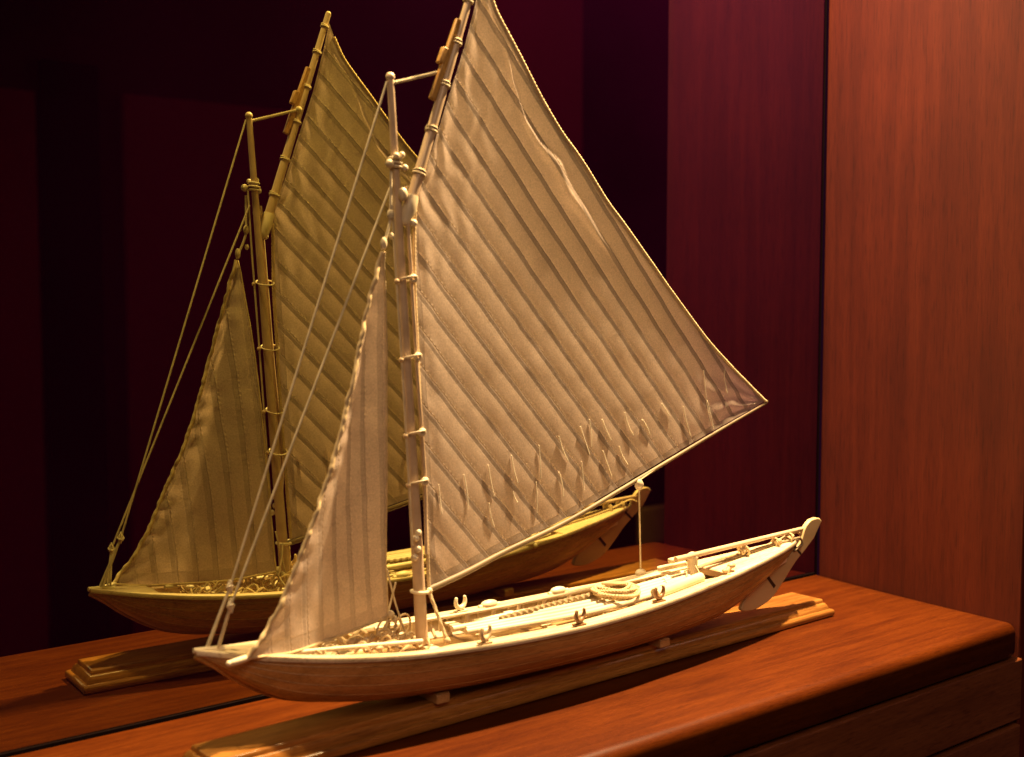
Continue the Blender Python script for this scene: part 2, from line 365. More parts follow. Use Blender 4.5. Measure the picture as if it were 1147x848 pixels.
root = thing('model_sailboat', 'bone and wood model whaleboat with cream gaff mainsail and jib', 'model boat', (.57, -.1051, .0196))
NS, NT = 90, 14
XS = [XB + (XE - XB) * (.5 - .5 * math.cos(PI * i / NS)) for i in range(NS + 1)]
mb = MB(); rows = []
for x in XS:
    row = []; b = hb(x); z0 = zk(x); z1 = zs(x)
    for k in range(-NT, NT + 1):
        t = abs(k) / NT; sg = -1 if k < 0 else 1
        f = math.sin(t * PI / 2) ** .72; g = (1 - math.cos(t * PI / 2)) ** 1.05
        # narrow lands between the strakes
        st = t * 7; lip = .0007 * (st - math.floor(st)) * min(1, b / .02) if t < 1 else 0
        row.append((x, YC(x) + sg * (b * f - lip * .0 + .0006 * (math.floor(st) % 1)), z0 + (z1 - z0) * g))
    rows.append(row)
mb.grid(rows)
hull = link('hull', mb, M['hull'], root)
# raised plank lines on the outside (sub-parts of the hull)
for sg in (-1, 1):
    for t in (.50, .66, .80, .91):
        pts = []
        for x in XS[6:-6]:
            b = hb(x); f = math.sin(t * PI / 2) ** .72; g = (1 - math.cos(t * PI / 2)) ** 1.05
            pts.append((x, YC(x) + sg * (b * f - .00015), zk(x) + (zs(x) - zk(x)) * g))
        link('plank_edge', MB().tube(pts, .00042, 6), M['hull'], hull)
# keel strip and stems
kp = [(x, YC(x), zk(x) - .0006) for x in XS]
link('keel', MB().tube(kp, lambda t: .0016, 8), M['hull'], root)
# inner planking and sole
mb = MB()
ix = [x for x in XS if .315 < x < .838]
for sg in (-1, 1):
    rows = []
    for x in ix:
        b = hb(x) - .0018
        rows.append([(x, YC(x) + sg * b * k, zs(x) - dz) for k, dz in ((1, .0002), (.97, .004), (.90, .009), (.80, .014))])
    mb.grid(rows)
rows = [[(x, YC(x) + s * (hb(x) - .0018) * .81, zs(x) - .0140) for s in (-1, -.5, 0, .5, 1)] for x in ix]
link('inner_planking', mb, M['bone'], root)
link('sole', MB().grid(rows), M['sole'], root)
for sg in (-1, 1):
    x = .36
    while x < .74:
        b = hb(x) - .0018
        link('rib', MB().tube([(x, YC(x) + sg * (b * .96), zs(x) - .001), (x, YC(x) + sg * (b * .93), zs(x) - .006), (x, YC(x) + sg * (b * .80), zs(x) - .0135)], .0011, 6), M['bone'], root)
        x += .0145
# gunwales, inner rails with stanchions, side decks
for sg in (-1, 1):
    rows = []
    for x in XS:
        b = hb(x); w_ = min(.0075, b * .85)
        o_ = [(b + .0013, -.0016), (b + .0015, .0002), (b + .0010, .0016), (b - w_ + .0006, .0017), (b - w_, .0010), (b - w_, -.0016)]
        rows.append([(x, YC(x) + sg * max(0.0, q), zs(x) + dz) for q, dz in o_])
    mb = MB().grid(rows); link('gunwale', mb, M['deck'], root)
    xs_ = [.435 + .30 * k / 40 for k in range(41)]
    if sg < 0:
        rows = [[at(x, sg * (hb(x) - .0072), .0006), at(x, sg * max(.002, hb(x) - .0072 - .0085 * min(1, (x - .43) / .03) * min(1, (.74 - x) / .02)), .0003)] for x in xs_]
        link('side_deck', MB().grid(rows), M['deck'], root)
    rl = MB().tube([at(x, sg * (hb(x) - .0125), .0016 if sg > 0 else -.0022) for x in xs_], .00125, 8)
    link('inner_rail', rl, M['bone'], root)
    if sg > 0:
        x = .445
        while x < .73:
            link('rail_post', MB().bar(at(x, sg * (hb(x) - .0125), .0010), at(x, sg * (hb(x) - .0115), -.0090), .0022, .0022, (1, 0, 0)), M['bone'], root)
            x += .0245
# thwarts
for x in (.395, .4550, .505, .560, .615, .668, .715):
    b = hb(x) - .003
    link('thwart', MB().bar(at(x, -b, -.0052), at(x, b, -.0052), .0085, .0020), M['bone'], root, bevel=.0005)
# fore deck and stern deck
rows = [[at(x, s * max(0.0005, hb(x) - .001), .0009 + .0010 * (1 - s * s)) for s in (-1, -.5, 0, .5, 1)] for x in [.290 + .048 * k / 12 for k in range(13)]]
link('fore_deck', MB().grid(rows), M['deck'], root)
rows = [[at(x, s * max(0.0005, hb(x) - .001), .0016 + .0014 * (1 - s * s)) for s in (-1, -.5, 0, .5, 1)] for x in [.742 + .111 * k / 16 for k in range(17)]]
link('stern_deck', MB().grid(rows), M['deck'], root)
link('deck_beam', MB().bar(at(.7425, -hb(.7425) + .002, -.0004), at(.7425, hb(.7425) - .002, -.0004), .0028, .0058), M['bone_dark'], root, bevel=.0006)
# stem cap and tack peg at the bow
link('stem_cap', MB().tube(poly([(.2880, -.0990, .0772), (.296, -.0992, .0764), (.308, -.0995, .0750)], 8), lambda t: .0017 + .0008 * t, 8), M['bone'], root)
link('tack_peg', MB().tube(poly([(.3030, -.1180, .0708), (.308, -.1190, .0716), (.3165, -.1195, .0730)], 8), lambda t: .0023 * (1 - .25 * abs(2 * t - 1) ** 3), 10).ball((.3030, -.1180, .0708), .0021), M['bone'], root)

# rudder, strap, tiller
RUD = [(.8895, .0912), (.8840, .0950), (.8758, .0945), (.8657, .0882), (.8604, .0774), (.8496, .0685), (.813, .0541), (.7893, .0387), (.7799, .0254), (.7857, .0233), (.7962, .0227), (.8092, .0254), (.8212, .03), (.8327, .0391), (.8538, .0586), (.8638, .0654), (.8786, .0764)]
rp = poly([(x, 0, z) for x, z in RUD], 60)
rud = link('rudder', MB().plate([(p.x, p.z) for p in rp], -.1139, -.1093), M['rudder'], root, bevel=.0011, segs=3)
link('strap', MB().bar((.8090, -.1116, .0550), (.8236, -.1116, .0396), .0030, .0056, (0, 1, 0)), M['strap'], rud)
link('pintle', MB().bar((.8505, -.1112, .0722), (.8600, -.1112, .0640), .0022, .0056, (0, 1, 0)), M['strap'], rud)
link('tiller', MB().tube(poly([(.8690, -.1108, .0866), (.80, -.1102, .0838), (.7024, -.1100, .0800)], 20), lambda t: .0018 + .0006 * t, 10), M['spar'], root)
# loggerhead and fittings on the stern deck
lg = MB().tube([(.7250, -.1075, .058), (.7250, -.1075, .0735), (.7250, -.1075, .0790)], .0044, 14).tube(poly([(.7250, -.1075, .0785), (.7250, -.1075, .0805), (.7250, -.1075, .0830)], 6), lambda t: .0052 * math.sqrt(max(.05, 1 - t * t)), 14)
link('loggerhead', lg, M['bone'], root)
link('cross_block', MB().bar((.7050, -.1000, .0765), (.7180, -.1020, .0778), .006, .0040).bar((.706, -.085, .0668), (.726, -.1000, .0720), .0045, .0045), M['bone'], root, bevel=.0012)
kn = MB().tube([at(.7420, -.0205, .002), at(.7480, -.0200, .0062)], lambda t: .0026 - .0006 * t, 10).ball(at(.7495, -.0200, .0068), .0032, 10, (1.3, 1, .8)).ball(at(.7405, -.0210, .0046), .0023, 8, (1.2, 1, .8))
link('cleat', kn, M['bone_dark'], root)
def lashing(c, s, nm='lashing', mat='rope', seed=1):
    rr = random.Random(seed); mb = MB()
    for k in range(5):
        mb.ring(Vector(c) + Vector((rr.uniform(-.6, .6) * s, rr.uniform(-.4, .4) * s, rr.uniform(-.2, .3) * s)), (rr.uniform(-.5, .5) + 1, rr.uniform(-.4, .4), rr.uniform(-.5, .5)), s * rr.uniform(.55, .85), s * .17, 16, 6)
    mb.ball(Vector(c) + Vector((.3 * s, -.3 * s, .4 * s)), s * .42); mb.ball(Vector(c) + Vector((-.4 * s, -.2 * s, .25 * s)), s * .36)
    return link(nm, mb, M[mat], root)
lashing((.7870, -.1090, .0760), .0055, seed=3); lashing((.8290, -.1110, .0775), .0056, seed=5); lashing((.8470, -.1113, .0800), .0048, seed=8)
link('stern_line', MB().tube(poly([at(.735, .006, .0022), at(.757, .0035, .0040), at(.785, -.0004, .0044), at(.81, .0006, .0048), at(.832, -.001, .0038), (.856, -.1150, .0800), (.8600, -.1150, .0740), (.848, -.1150, .0690)], 90), .0011, 8, twist=900), M['rope_dark'], root)
link('stern_line', MB().tube(poly([at(.74, .010, .0022), at(.77, .0075, .0040), at(.80, .0055, .0036), at(.83, .003, .0042), (.859, -.1085, .0838), (.866, -.1075, .0812)], 90), .0011, 8, twist=900), M['rope'], root)
# small upright wires and line in the stern sheets
link('tie_line', MB().tube(poly([at(.7240, .001, .0140), at(.722, -.011, .004), at(.7175, -.020, -.001)], 16), .0005, 6), M['cord'], root)
link('tie_line', MB().tube(poly([at(.712, -.004, .008), at(.708, -.012, .001), at(.706, -.014, -.004)], 12), .0005, 6), M['cord'], root)

# oar crotches (rowlocks)
def oarlock(x, off, rot, mat, lean=0, lift=0):
    mb = MB(); base = at(x, off, .0016 + lift); ux = Vector((math.cos(rot), math.sin(rot), 0)); up = Vector((lean, 0, 1)).normalized()
    mb.tube([base - up * .002, base + up * .0035], lambda t: .0022 - .0007 * t, 10)
    c = base + up * .0085; pts = []
    for k in range(15):
        a = PI * (1.0 + .30) * (k / 14) - PI * .15 + PI
        pts.append(c + ux * .0052 * math.cos(a) + up * .0052 * math.sin(a))
    mb.tube(pts, lambda t: .0013 + .0007 * math.sin(t * PI), 8); mb.ball(pts[0], .0013, 8); mb.ball(pts[-1], .0013, 8)
    mb.box(base + up * .0004, (.0095, .0055, .0018))
    return link('oarlock', mb, M[mat], root)
oarlock(.4790, -.0425, .35, 'bone_dark', .12); oarlock(.5640, -.0425, .25, 'brown', .10); oarlock(.6520, -.0345, .15, 'brown', .05)  # near oarlocks: backlit shade put in as darker bone and brown
oarlock(.5160, .0395, .2, 'bone', 0); 
for x in (.612, .5450):
    mb = MB().ball(at(x, hb(x) - .004, .0030), .0042, 10, (1.9, 1, .8)); mb.tube([at(x - .010, hb(x) - .004, .0018), at(x + .010, hb(x) - .004, .0018)], .0018, 8)
    link('rowlock_pad', mb, M['bone'], root)

# mast
MF, MT = Vector((.4553, -.1040, .0465)), Vector((.4292, -.1079, .4440))
def mast(z):
    t = (z - MF.z) / (MT.z - MF.z); return MF.lerp(MT, t)
mo = link('mast', MB().tube([MF.lerp(MT, k / 40) for k in range(41)] , lambda t: .0046 - .0022 * t, 16).ball(MT, .0031, 10), M['spar'], root)
zb = .387
mb = MB()
for dz, rr in ((0, .0042), (.0030, .0039), (-.0026, .0040)): mb.ring(mast(zb + dz), (.1, .05, 1), rr, .0010, 20, 8)
link('mast_band', mb, M['bone'], mo)
for dx, dy, dz, rr in ((-.0068, -.004, -.001, .0031), (.0052, -.0035, -.003, .0024), (.0036, -.003, .0055, .0024), (-.002, -.005, .0045, .0022)):
    link('mast_knob', MB().ball(mast(zb + dz) + Vector((dx, dy, 0)), rr, 10), M['bone'], mo)
for z, dx in ((.130, 0), (.1165, -.002), (.1335, .002), (.122, .001)):
    c = mast(z) + Vector((-.0030 + dx, -.0048, 0))
    link('belaying_knob', MB().tube([c + Vector((0, .003, 0)), c], .0016, 8).ball(c, .0022, 10, (1, 1, 1.15)), M['bone'], mo)
mb = MB().ring(mast(.0530), (0, 0, 1), .0062, .0013, 20, 8)
link('mast_collar', mb, M['brown'], mo)
# halyard that runs down the mast
link('halyard', MB().tube(poly([mast(.372) + Vector((.0055, -.003, 0)), mast(.25) + Vector((.0062, -.0035, 0)), mast(.15) + Vector((.0066, -.004, 0)), mast(.118) + Vector((.004, -.0055, 0))], 30), .0013, 8), M['spar'], mo)
link('halyard', MB().tube(poly([mast(.384) + Vector((-.0052, -.002, 0)), mast(.345) + Vector((-.0058, -.002, 0)), mast(.25) + Vector((-.0056, -.003, 0)), mast(.125) + Vector((-.0060, -.004, 0))], 30), .0008, 6), M['cord'], mo)

# mainsail ------------------------------------------------------------------
LEECH = [(.5050, -.1100, .5290), (.5137, -.1085, .5069), (.5242, -.1072, .4924), (.5413, -.1052, .4722), (.5663, -.1023, .4418), (.5836, -.1004, .4232), (.6069, -.0979, .4031), (.6373, -.0947, .3728), (.6598, -.0925, .3534), (.6865, -.0899, .3297), (.7296, -.086, .2916), (.7791, -.0817, .2508), (.8524, -.0758, .2017)]
TUCK = [(.509, .5031), (.5264, .4807), (.5345, .4547), (.5489, .4263), (.5632, .4114), (.584, .3966), (.5965, .3772), (.612, .3645), (.6288, .3465), (.647, .3309), (.6746, .3027)]
FOOT = [(.4603, -.1045, .0930), (.494, -.1005, .0993), (.53, -.096, .1082), (.5967, -.0915, .1234), (.6658, -.087, .1445), (.7322, -.083, .1654), (.7924, -.079, .1834), (.8524, -.0758, .2017)]
LUFF = [(.4488, -.1085, .3646), (.4485, -.1065, .3414), (.4483, -.1065, .317), (.4508, -.1065, .2556), (.4528, -.1065, .212), (.4569, -.1060, .1489), (.4603, -.1045, .0930)]
HEAD = [(.4488, -.1085, .3646), (.4592, -.1085, .3904), (.4742, -.1090, .4312), (.4895, -.1095, .4727), (.4990, -.1100, .5050), (.5050, -.1100, .5290)]
def coons(A, Bc, Cc, Dc, ns, nt):
    """A: bottom edge s, Bc: top edge s, Cc: left edge t (bottom to top), Dc: right edge t"""
    a = poly(A, ns); b = poly(Bc, ns); c = poly(Cc, nt); d = poly(Dc, nt); out = []
    for j in range(nt + 1):
        t = j / nt; row = []
        for i in range(ns + 1):
            s = i / ns
            p = a[i] * (1 - t) + b[i] * t + c[j] * (1 - s) + d[j] * s - (a[0] * ((1 - s) * (1 - t)) + a[-1] * (s * (1 - t)) + b[0] * ((1 - s) * t) + b[-1] * (s * t))
            row.append(p)
        out.append(row)
    return out
def make_sail(name, rows, chord0, chord1, mat, parent, disp, spacing):
    nt = len(rows) - 1; ns = len(rows[0]) - 1
    c0, c1 = Vector(chord0), Vector(chord1); cd = (c1 - c0); cd.y = 0; cd.normalize(); nrm = Vector((-cd.z, 0, cd.x))
    if (rows[nt // 2][0] - c0).dot(nrm) < 0: nrm = -nrm
    S = []; A = []; B = []
    for j in range(nt + 1):
        for i in range(ns + 1):
            p = rows[j][i]; q = p - c0
            S.append((q.x * nrm.x + q.z * nrm.z + .5 * 0, q.x * cd.x + q.z * cd.z))
    lens = lambda pts: [0] + [sum((pts[k + 1] - pts[k]).length for k in range(m + 1)) for m in range(len(pts) - 1)]
    rl = [lens(r_) for r_ in rows]; cl = [lens([rows[j][i] for j in range(nt + 1)]) for i in range(ns + 1)]
    for j in range(nt + 1):
        for i in range(ns + 1):
            A.append((rl[j][i], cl[i][j])); B.append((rl[j][-1] - rl[j][i], cl[i][-1] - cl[i][j]))
    mb = MB(); out = [[None] * (ns + 1) for _ in range(nt + 1)]
    for j in range(nt + 1):
        for i in range(ns + 1):
            k = j * (ns + 1) + i; p = rows[j][i].copy(); p.y += disp(p, S[k], A[k], B[k], i / ns, j / nt); out[j][i] = p
    mb.grid(out); o = link(name, mb, mat, parent)
    me = o.data
    for nm, dat in (('seam', S), ('edge_a', A), ('edge_b', B)):
        uvl = me.uv_layers.new(name=nm)
        for lp in me.loops: uvl.data[lp.index].uv = dat[lp.vertex_index]
    return o, out
lu = LUFF[::-1]
def grade(t): return t
rows = coons(FOOT, HEAD, lu, LEECH[::-1], 240, 240)
# the head is an edge from throat to peak, so its own points are spread along the gaff
def main_disp(p, S, A, B, s, t):
    env = math.sin(PI * min(1, max(0, s))) * math.sin(PI * min(1, max(0, t))) ** .7
    d = .003 * env                                               # belly towards the mirror
    d += .00008 * math.cos(2 * PI * S[0] / .0178) * min(1, A[0] / .02)        # each cloth puffs between its seams
    n_ = noise.noise(Vector((S[0] * 38, S[1] * 60, 1.3))); d += .00035 * n_
    n3 = noise.noise(Vector((p.x * 90, p.z * 35, 4.0))); d += .0002 * n3
    cl = Vector((p.x - .8524, 0, p.z - .2017)).length             # creases that fan from the clew
    if cl < .13:
        a = math.atan2(p.z - .2017, -(p.x - .8524)); d += .0008 * math.sin(a * 22 + 2 * noise.noise(Vector((cl * 30, a * 3, 0)))) * max(0, 1 - cl / .13) * min(1, cl / .02)
    th = Vector((p.x - .4488, 0, p.z - .3646)).length
    d += .0014 * math.sin((p.x * .5 + p.z * .3) * 420 + 3 * n_) * max(0, 1 - A[0] / .03) * .35
    d += .0005 * math.sin(p.x * 340 + 4 * n_) * max(0, 1 - B[1] / .10) * min(1, B[1] / .01)
    # rolled tuck inside the leech
    if B[0] < .06:
        best = 1; at_ = 0; L_ = 0
        for (xa, za), (xb, zb2) in zip(TUCK, TUCK[1:]):
            ex, ez = xb - xa, zb2 - za; l2 = ex * ex + ez * ez; tt = max(0, min(1, ((p.x - xa) * ex + (p.z - za) * ez) / l2))
            dx, dz = p.x - xa - ex * tt, p.z - za - ez * tt; dd = math.hypot(dx, dz)
            if dd < abs(best): best = dd if dx + dz > 0 else -dd; at_ = L_ + tt * math.sqrt(l2)
            L_ += math.sqrt(l2)
        f_ = at_ / L_; wd = .0017 + .0042 * math.exp(-((f_ - .58) / .17) ** 2)
        q = (best + wd * .3) / wd
        ripple = math.sin(at_ * 1500 + 2 * noise.noise(Vector((at_ * 90, 0, 0))))
        d -= (.0011 + .38 * (wd - .0017)) * math.exp(-q * q) * (1 + .06 * ripple * (1 if .22 < f_ else 0)) * min(1, (1 - f_) / .18)
    return d * min(1, A[0] / .006 + .15)
main, mrows = make_sail('mainsail', rows, (.5793, -.098, .373), (.6947, -.098, .2544), M['main'], root, main_disp, .016)
def edge_rope(nm, pts, rad, parent, mat='rope', tw=900, n=8, dens=.0011, amp=.2):
    L = sum((Vector(b) - Vector(a)).length for a, b in zip(pts, pts[1:])); P = poly(pts, int(L / dens))
    return link(nm, MB().tube(P, rad, n, twist=tw, amp=amp), M[mat], parent)
edge_rope('bolt_rope', [r_[-1] for r_ in mrows[::9]], .0013, main, tw=700)
edge_rope('bolt_rope', [r_[0] for r_ in mrows[::9]], .0013, main, tw=700)
REEF = [(.5175, .1739, .5236, .15), (.5406, .179, .547, .1575), (.5693, .184, .5712, .1584), (.5903, .1892, .6002, .1694), (.614, .1951, .6283, .1725), (.6384, .199, .6574, .1817), (.6647, .2031, .6877, .1837), (.7098, .2077, .7202, .1964), (.7375, .2037, .7533, .1779), (.7697, .2065, .7787, .1815), (.7632, .2334, .8011, .1887), (.7915, .2346, .7956, .2122), (.4692, .1646, .4715, .1439), (.4933, .1691, .4975, .1439), (.5183, .1453, .5236, .1273), (.5425, .1512, .547, .1426), (.5665, .1561, .5675, .1319), (.5904, .1613, .5954, .1418), (.6151, .1673, .6183, .1442), (.6396, .1737, .6576, .1524), (.6854, .1958, .7135, .1825), (.6585, .1757, .6683, .1601), (.624, .2, .6262, .1785)]
flat = [p for r_ in mrows for p in r_]
from mathutils.kdtree import KDTree
kd = KDTree(len(flat))
for k, p in enumerate(flat): kd.insert((p.x, 0, p.z), k)
kd.balance()
def sail_y(x, z): return flat[kd.find((x, 0, z))[1]].y
for k, (xa, za, xb, zb_) in enumerate(REEF):
    xb = xa + max(-.006, min(.010, xb - xa))
    for side, dx in ((-1, 0), (1, .004)):
        if side == 1: continue
        pts = []
        bow = R.uniform(-.0013, .0013)
        for t in (0, .2, .45, .7, 1):
            x = xa + (xb - xa) * t + bow * math.sin(PI * t) + (dx if side > 0 else 0) * t; z = za + (zb_ - za) * t * (1 if side < 0 else .9)
            pts.append((x, sail_y(x, z) + side * .0007, z))
        mb = MB().tube(poly(pts, 12), .00040, 6); mb.ball(pts[-1], .0005, 6)
        link('reef_line', mb, M['reef'], main)

# gaff, boom
GH, GT = Vector((.4405, -.1080, .3492)), Vector((.5040, -.1095, .5360))
gf = link('gaff', MB().tube([GH.lerp(GT, k / 30) for k in range(31)], lambda t: .0040 - .0016 * t, 14).ball(GT, .0025, 8), M['spar'], root)
mb = MB().tube([GH.lerp(GT, k / 10 * .09) for k in range(11)], lambda t: .0043 + .0010 * math.sin(t * PI), 14).ball(GH, .0042, 10)
mb.ball(GH + Vector((-.0040, -.003, .017)), .0034, 10, (1, 1, 1.4)).ball(GH + Vector((.004, -.004, -.002)), .0026, 8)
link('gaff_jaw', mb, M['bone'], gf)
for t in (.17, .33, .5, .66, .82, .94):
    c = GH.lerp(GT, t); d = (GT - GH).normalized(); rr = .0040 - .0016 * t
    link('lacing', MB().ring(c, d, rr + .0006, .0008, 16, 6).ring(c + d * .0016, d + Vector((.1, .2, 0)), rr + .0006, .0007, 16, 6), M['cord'], gf)
dr = (GT - GH).normalized(); sd = Vector((-dr.z, 0, dr.x))
ca_, cb_ = Vector((.4622, -.1085, .4320)) , Vector((.4846, -.1090, .4892))
link('gaff_cleat', MB().bar(ca_, cb_, .0050, .0038, (0, 1, 0)).bar(ca_.lerp(cb_, .42) + sd * .003, ca_.lerp(cb_, .62) + sd * .003, .005, .005, (0, 1, 0)), M['wood_yellow'], gf, bevel=.001)
BOOM = [(.4560, -.1040, .0908), (.494, -.1005, .0981), (.53, -.096, .1064), (.5968, -.0915, .1215), (.6659, -.087, .1425), (.7322, -.083, .1633), (.7925, -.079, .182), (.8537, -.0758, .2008)]
bo = link('boom', MB().tube([p + Vector((0, 0, -.0012)) for p in poly(BOOM, 50)], lambda t: .0025 - .0013 * t, 12).ball(BOOM[-1], .0020, 8), M['boom'], root)
link('boom_jaw', MB().ring((.4530, -.1041, .0905), (.06, 0, 1), .0058, .0012, 20, 8).ball((.4595, -.1066, .0905), .0023, 8), M['bone'], bo)
# gaff and sail lashed to the mast by hoops
for z in (.309, .2555, .2030, .1685):
    c = mast(z) + Vector((.0030, -.0005, 0))
    link('mast_hoop', MB().ring(c, (-.1, .25, 1), .0070, .0006, 22, 8, (1.3, 1)), M['bone'], mo)
    kx = mast(z) + Vector((.0062, -.0052, .0006))
    link('hoop_bead', MB().ring(kx, (.3, 1, .2), .0020, .0012, 14, 8), M['bone'], mo)
    k2 = mast(z) + Vector((-.0058, -.003, -.0012)); link('hoop_bead', MB().ball(k2, .0019, 8), M['bone_dark'], mo)
# peak halyard
ph0, ph1 = MT + Vector((.002, -.001, -.0040)), Vector((.4735, -.1065, .4530))
link('peak_halyard', MB().tube([ph0.lerp(ph1, k / 60) for k in range(61)], .0012, 8, twist=900).ball(ph1, .0030, 8), M['cord'], root)

# jib ------------------------------------------------------------------------
JL = [(.4187, -.1129, .3271), (.407, -.1135, .2898), (.3948, -.115, .2459), (.3771, -.117, .1885), (.3546, -.119, .1377), (.336, -.12, .1003), (.3144, -.1209, .073)]
JE = [(.4201, -.1129, .3272), (.4277, -.103, .2562), (.4321, -.095, .1813), (.4345, -.089, .1172), (.4372, -.0864, .0716)]
JF = [(.3144, -.1209, .073), (.351, -.112, .0686), (.3918, -.098, .0682), (.4372, -.0864, .0716)]
JH = [(.4187, -.1129, .3271), (.4194, -.1129, .32715), (.4201, -.1129, .3272)]
rows = coons(JF, JH, JL[::-1], JE[::-1], 80, 150)
def jib_disp(p, S, A, B, s, t):
    d = .008 * math.sin(PI * s) * math.sin(PI * t) ** .8
    d += .0001 * math.cos(2 * PI * (S[0] + .006) / .015) * min(1, A[0] / .01)
    d += .0014 * noise.noise(Vector((p.x * 40, p.z * 22, 9))) + .0007 * noise.noise(Vector((p.x * 110, p.z * 60, 2)))
    d += .0010 * math.sin(p.z * 300 + 5 * noise.noise(Vector((p.z * 20, p.x * 20, 0)))) * max(0, 1 - A[0] / .018)
    return d
jib, jrows = make_sail('jib', rows, JE[0], JE[-1], M['jib'], root, jib_disp, .015)
lp = poly([r_[0] for r_ in jrows[::5]], 300)
lp = [p + Vector((.0006 * noise.noise(Vector((k * .16, 0, 0))), .0006 * noise.noise(Vector((k * .16, 5, 0))), 0)) for k, p in enumerate(lp)]
link('bolt_rope', MB().tube(lp, lambda t: .0015 + .00022 * math.sin(t * 97) * math.sin(t * 57) + .0001 * math.sin(t * 231 + 2 * math.sin(t * 41)), 10, twist=300, amp=.06), M['rope'], jib)
edge_rope('bolt_rope', [r_[-1] for r_ in jrows[::6]], .0008, jib, tw=900)
edge_rope('bolt_rope', [p + Vector((0, 0, -.0003)) for p in jrows[0][::4]], .0010, jib, tw=900)
hd = Vector((.4190, -.1129, .3285))
link('jib_halyard', MB().tube(poly([hd, mast(.352) + Vector((-.0085, -.004, 0)), mast(.380) + Vector((-.0062, -.004, 0))], 30), .0010, 6).ball(hd + Vector((.001, 0, .004)), .0030, 8, (.8, .8, 1.5)).ball(mast(.352) + Vector((-.0085, -.004, 0)), .0026, 8, (1, 1, 1.5)).ball(mast(.338) + Vector((-.009, -.004, 0)), .0019, 8, (1, 1, 1.3)), M['cord'], root)
# stays with blocks
for top, blk, foot, foot2 in ((MT + Vector((-.0026, 0, -.0035)), (.3134, -.0981, .1134), (.2967, -.0989, .0775), (.2985, -.0972, .0775)), (mast(.372) + Vector((-.005, -.001, 0)), (.3093, -.1076, .1040), (.3034, -.1012, .0772), (.3050, -.0995, .0772))):
    top, blk, foot, foot2 = map(Vector, (top, blk, foot, foot2))
    s_ = link('forestay', MB().tube([top.lerp(blk, k / 40) for k in range(41)], .0008, 8).tube([blk, foot], .0009, 6).tube([blk, foot2], .0009, 6), M['cord'], root)
    link('block', MB().ball(blk, .0027, 12, (.85, .6, 1.3)).ring(blk, (0, .5, 1), .0022, .0006, 16, 6).ring(blk + Vector((0, 0, .0030)), (1, .3, 0), .0014, .0005, 14, 6).ring(blk - Vector((0, 0, .0030)), (1, .3, 0), .0014, .0005, 14, 6), M['bone'], s_)
# mast tackle beside the boom jaw and its foot
sh0, sh1 = Vector((.4590, -.1068, .0900)), Vector((.4665, -.1180, .0560))
link('mast_tackle', MB().tube([sh0.lerp(sh1, k / 20) for k in range(21)], .0012, 8, twist=900).ball(sh1, .0026, 8).ball(sh0, .0022, 8), M['rope'], root)
# main sheet
s0 = Vector((.6815, -.0875, .1455)); s1 = Vector((.6960, -.0750, .0655)); b0 = s0 + Vector((0, 0, -.006))
sh = link('main_sheet', MB().tube([b0, b0.lerp(s1, .5), s1], .00075, 8).tube(poly([s0, (.6960, -.0862, .1508), (.7150, -.0845, .1570)], 10), .0008, 6), M['cord'], root)
link('block', MB().ball(b0 + Vector((0, 0, .003)), .0036, 12, (1, .7, 1.15)).ring(b0 + Vector((0, 0, .002)), (.3, 1, 0), .0034, .0008, 16, 6), M['bone'], sh)
link('block', MB().ball(s1 + Vector((0, 0, -.002)), .0036, 12, (1.5, 1, .9)).ball(s1 + Vector((.004, .002, -.004)), .003, 8), M['bone'], sh)
# jib sheets and the tangle on the fore part of the deck
cw = Vector(JE[-1])
mb = MB()
for a, b_ in (((.4372, -.0864, .105), (.4500, -.0900, .0580)), ((.4372, -.0864, .0716), (.4430, -.0780, .0590)), ((.4372, -.0864, .0716), (.4300, -.0950, .0580)), ((.4440, -.087, .095), (.4380, -.0840, .0690))):
    mb.tube(poly([a, tuple((Vector(a) + Vector(b_)) / 2 + Vector((0, .001, -.002))), b_], 12), .0007, 6)
mb.ball(cw + Vector((.002, -.001, .001)), .0030, 8).ball(cw + Vector((.006, 0, -.003)), .0024, 8)
link('jib_sheet', mb, M['cord'], root)
mb = MB()
for k in range(30):
    x = R.uniform(.362, .448); off = R.uniform(-.6, .75) * hb(x) * .8; c = at(x, off, R.uniform(-.004, .004))
    n0 = R.uniform(0, 6.28); rr = R.uniform(.004, .009)
    pts = [c + Vector((math.cos(n0 + a) * rr * R.uniform(.8, 1.2), math.sin(n0 + a) * rr * .8, .003 * math.sin(2 * a + n0))) for a in [j * .55 for j in range(R.randint(6, 11))]]
    mb.tube(poly(pts, 30), R.uniform(.0006, .0011), 6)
for k in range(4):
    c = at(.433 + .006 * k, .014 + R.uniform(-.006, .008), .002); mb.ring(c + Vector((0, 0, .003)), (R.uniform(-.4, .4), 1, R.uniform(-.3, .3)), R.uniform(.005, .008), .0008, 20, 6)
link('rope_tangle', mb, M['rope'], root)
for k in range(9):
    x = R.uniform(.366, .446); off = R.uniform(-.5, .6) * hb(x) * .8
    mb = MB().ball(at(x, off, .0005), R.uniform(.0022, .0036), 10, (1.5, .9, .8)) if k % 2 else MB().bar(at(x, off, -.002), at(x + .006, off + .002, .0035), .0024, .0024)
    link('deck_fitting', mb, M['bone_dark'] if k % 3 else M['bone'], root)
link('fore_spar', MB().tube([at(.352, -.010, .001), at(.445, -.0165, .002)], .0017, 8), M['bone'], root)

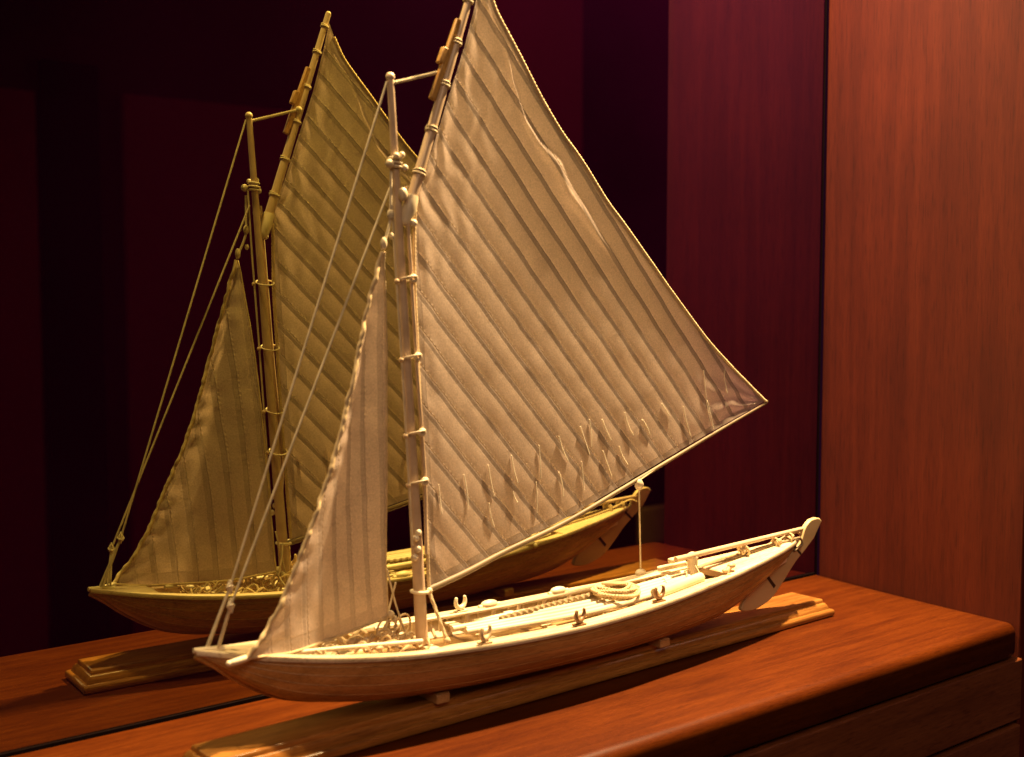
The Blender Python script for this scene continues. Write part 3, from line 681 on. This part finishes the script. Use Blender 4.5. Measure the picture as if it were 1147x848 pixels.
# ------------------------------------------------------------------ loose gear lying in the boat
OARG = 'pale oars laid lengthwise on the thwarts'
oars = [(-.0200, .4960, .690, 'near side, closest to the near gunwale'), (-.0130, .4860, .706, 'second from the near gunwale'), (-.0058, .4900, .716, 'middle one beneath the coiled rope'), (.0014, .4820, .722, 'beside the marled rope'), (.0088, .5060, .728, 'closest to the far rail')]
for off, xa, xb, how in oars:
    t = thing('oar', 'pale bone oar lying along the thwarts, ' + how, 'oar', at((xa + xb) / 2, off, -.001), OARG)
    a, b_ = at(xa, off * (.8 if xa < .5 else 1), .0016), at(xb, off * .75, .0006); mid = at((xa + xb) / 2, off, .0012)
    P = poly([a, mid, b_], 40)
    link('shaft', MB().tube(P, lambda t: .0023 + .0006 * t, 12), M['bone'], t)
    q = P[-6]; e = P[-1]
    link('blade', MB().tube([q.lerp(e, k / 8) + Vector((0, 0, .0004)) for k in range(9)], lambda t: .0031 + .0004 * math.sin(PI * t), 12), M['bone'], t)
rl = thing('roller_spar', 'short thick bone roller lying by the near gunwale aft of the coil', 'spar', at(.685, -.018, 0))
P = [at(.660 + .058 * k / 20, -.0215 + .006 * k / 20, .0030) for k in range(21)]
link('shaft', MB().tube(P, .0044, 16), M['bone'], rl)
link('end_ring', MB().tube(P[:3], .0049, 16), M['bone'], rl)
# coiled rope
pts = []; N = 520
for k in range(N):
    a = 2 * PI * 8.3 * k / N; lay = k / N
    rr = .0185 - .0068 * abs(((lay * 2.2) % 2) - 1) + .0016 * math.sin(a * 1.37 + 1) + .0007 * math.sin(a * .61)
    c = at(.6335, -.0045, .0050 + .0062 * lay + .0009 * math.sin(a * 2.3)); pts.append(c + Vector((rr * 1.05 * math.cos(a), rr * .92 * math.sin(a), 0)))
pts += [at(.6475 + .004 * k, -.0045 + .001 * k, .0112 - .0018 * k) for k in range(5)]
P = []
for a, b_ in zip(pts, pts[1:]): P += [a, a.lerp(b_, .33), a.lerp(b_, .66)]
tag(link('coiled_rope', MB().tube(P, .00128, 8, twist=850, amp=.24), M['rope']), 'coil of tan laid rope resting on the oars amidships', 'rope')
pts = [at(.5230, -.0020, .0045), at(.545, .0000, .0052), at(.575, .0040, .0054), at(.600, .0055, .0054), at(.620, .0065, .0050)]
tag(link('marled_rope', MB().tube(poly(pts, 340), .0017, 12, twist=520, amp=.32, strands=2), M['rope_dark']), 'straight dark twisted line leading forward from the coil along the oars', 'rope')

# ------------------------------------------------------------------ lights
def lamp(nm, kind, loc, target, energy, color, **kw):
    L = bpy.data.lights.new(nm, kind); o = bpy.data.objects.new(nm, L); col.objects.link(o); o.location = loc
    o.rotation_euler = (Vector(target) - Vector(loc)).to_track_quat('-Z', 'Y').to_euler(); L.energy = energy; L.color = color
    for k, v in kw.items(): setattr(L, k, v)
    return o
key = lamp('ceiling_spot', 'SPOT', (.93, -.137, 1.12), (.58, -.10, .0), 265, (1, .70, .35), spot_size=math.radians(80), spot_blend=.9, shadow_soft_size=.018)
key.data.cycles.use_multiple_importance_sampling = False
lamp('room_fill', 'AREA', (-.2, -1.6, 1.5), (.6, -.1, .15), 13.5, (1, .68, .44), size=1.0)  # unseen soft fill standing in for the room's diffuse light
k2 = lamp('mirror_side_spot', 'SPOT', (.30, -.025, 1.15), (.48, -.09, .0), 46, (1, .70, .33), spot_size=math.radians(64), spot_blend=.9, shadow_soft_size=.02)
k2.data.cycles.use_multiple_importance_sampling = False
lamp('wall_fill', 'AREA', (2.6, -1.5, 1.5), (2.6, -2.7, -.2), 5.0, (1, .62, .5), size=.8)  # added so the wall panels and plaque show up in the mirror
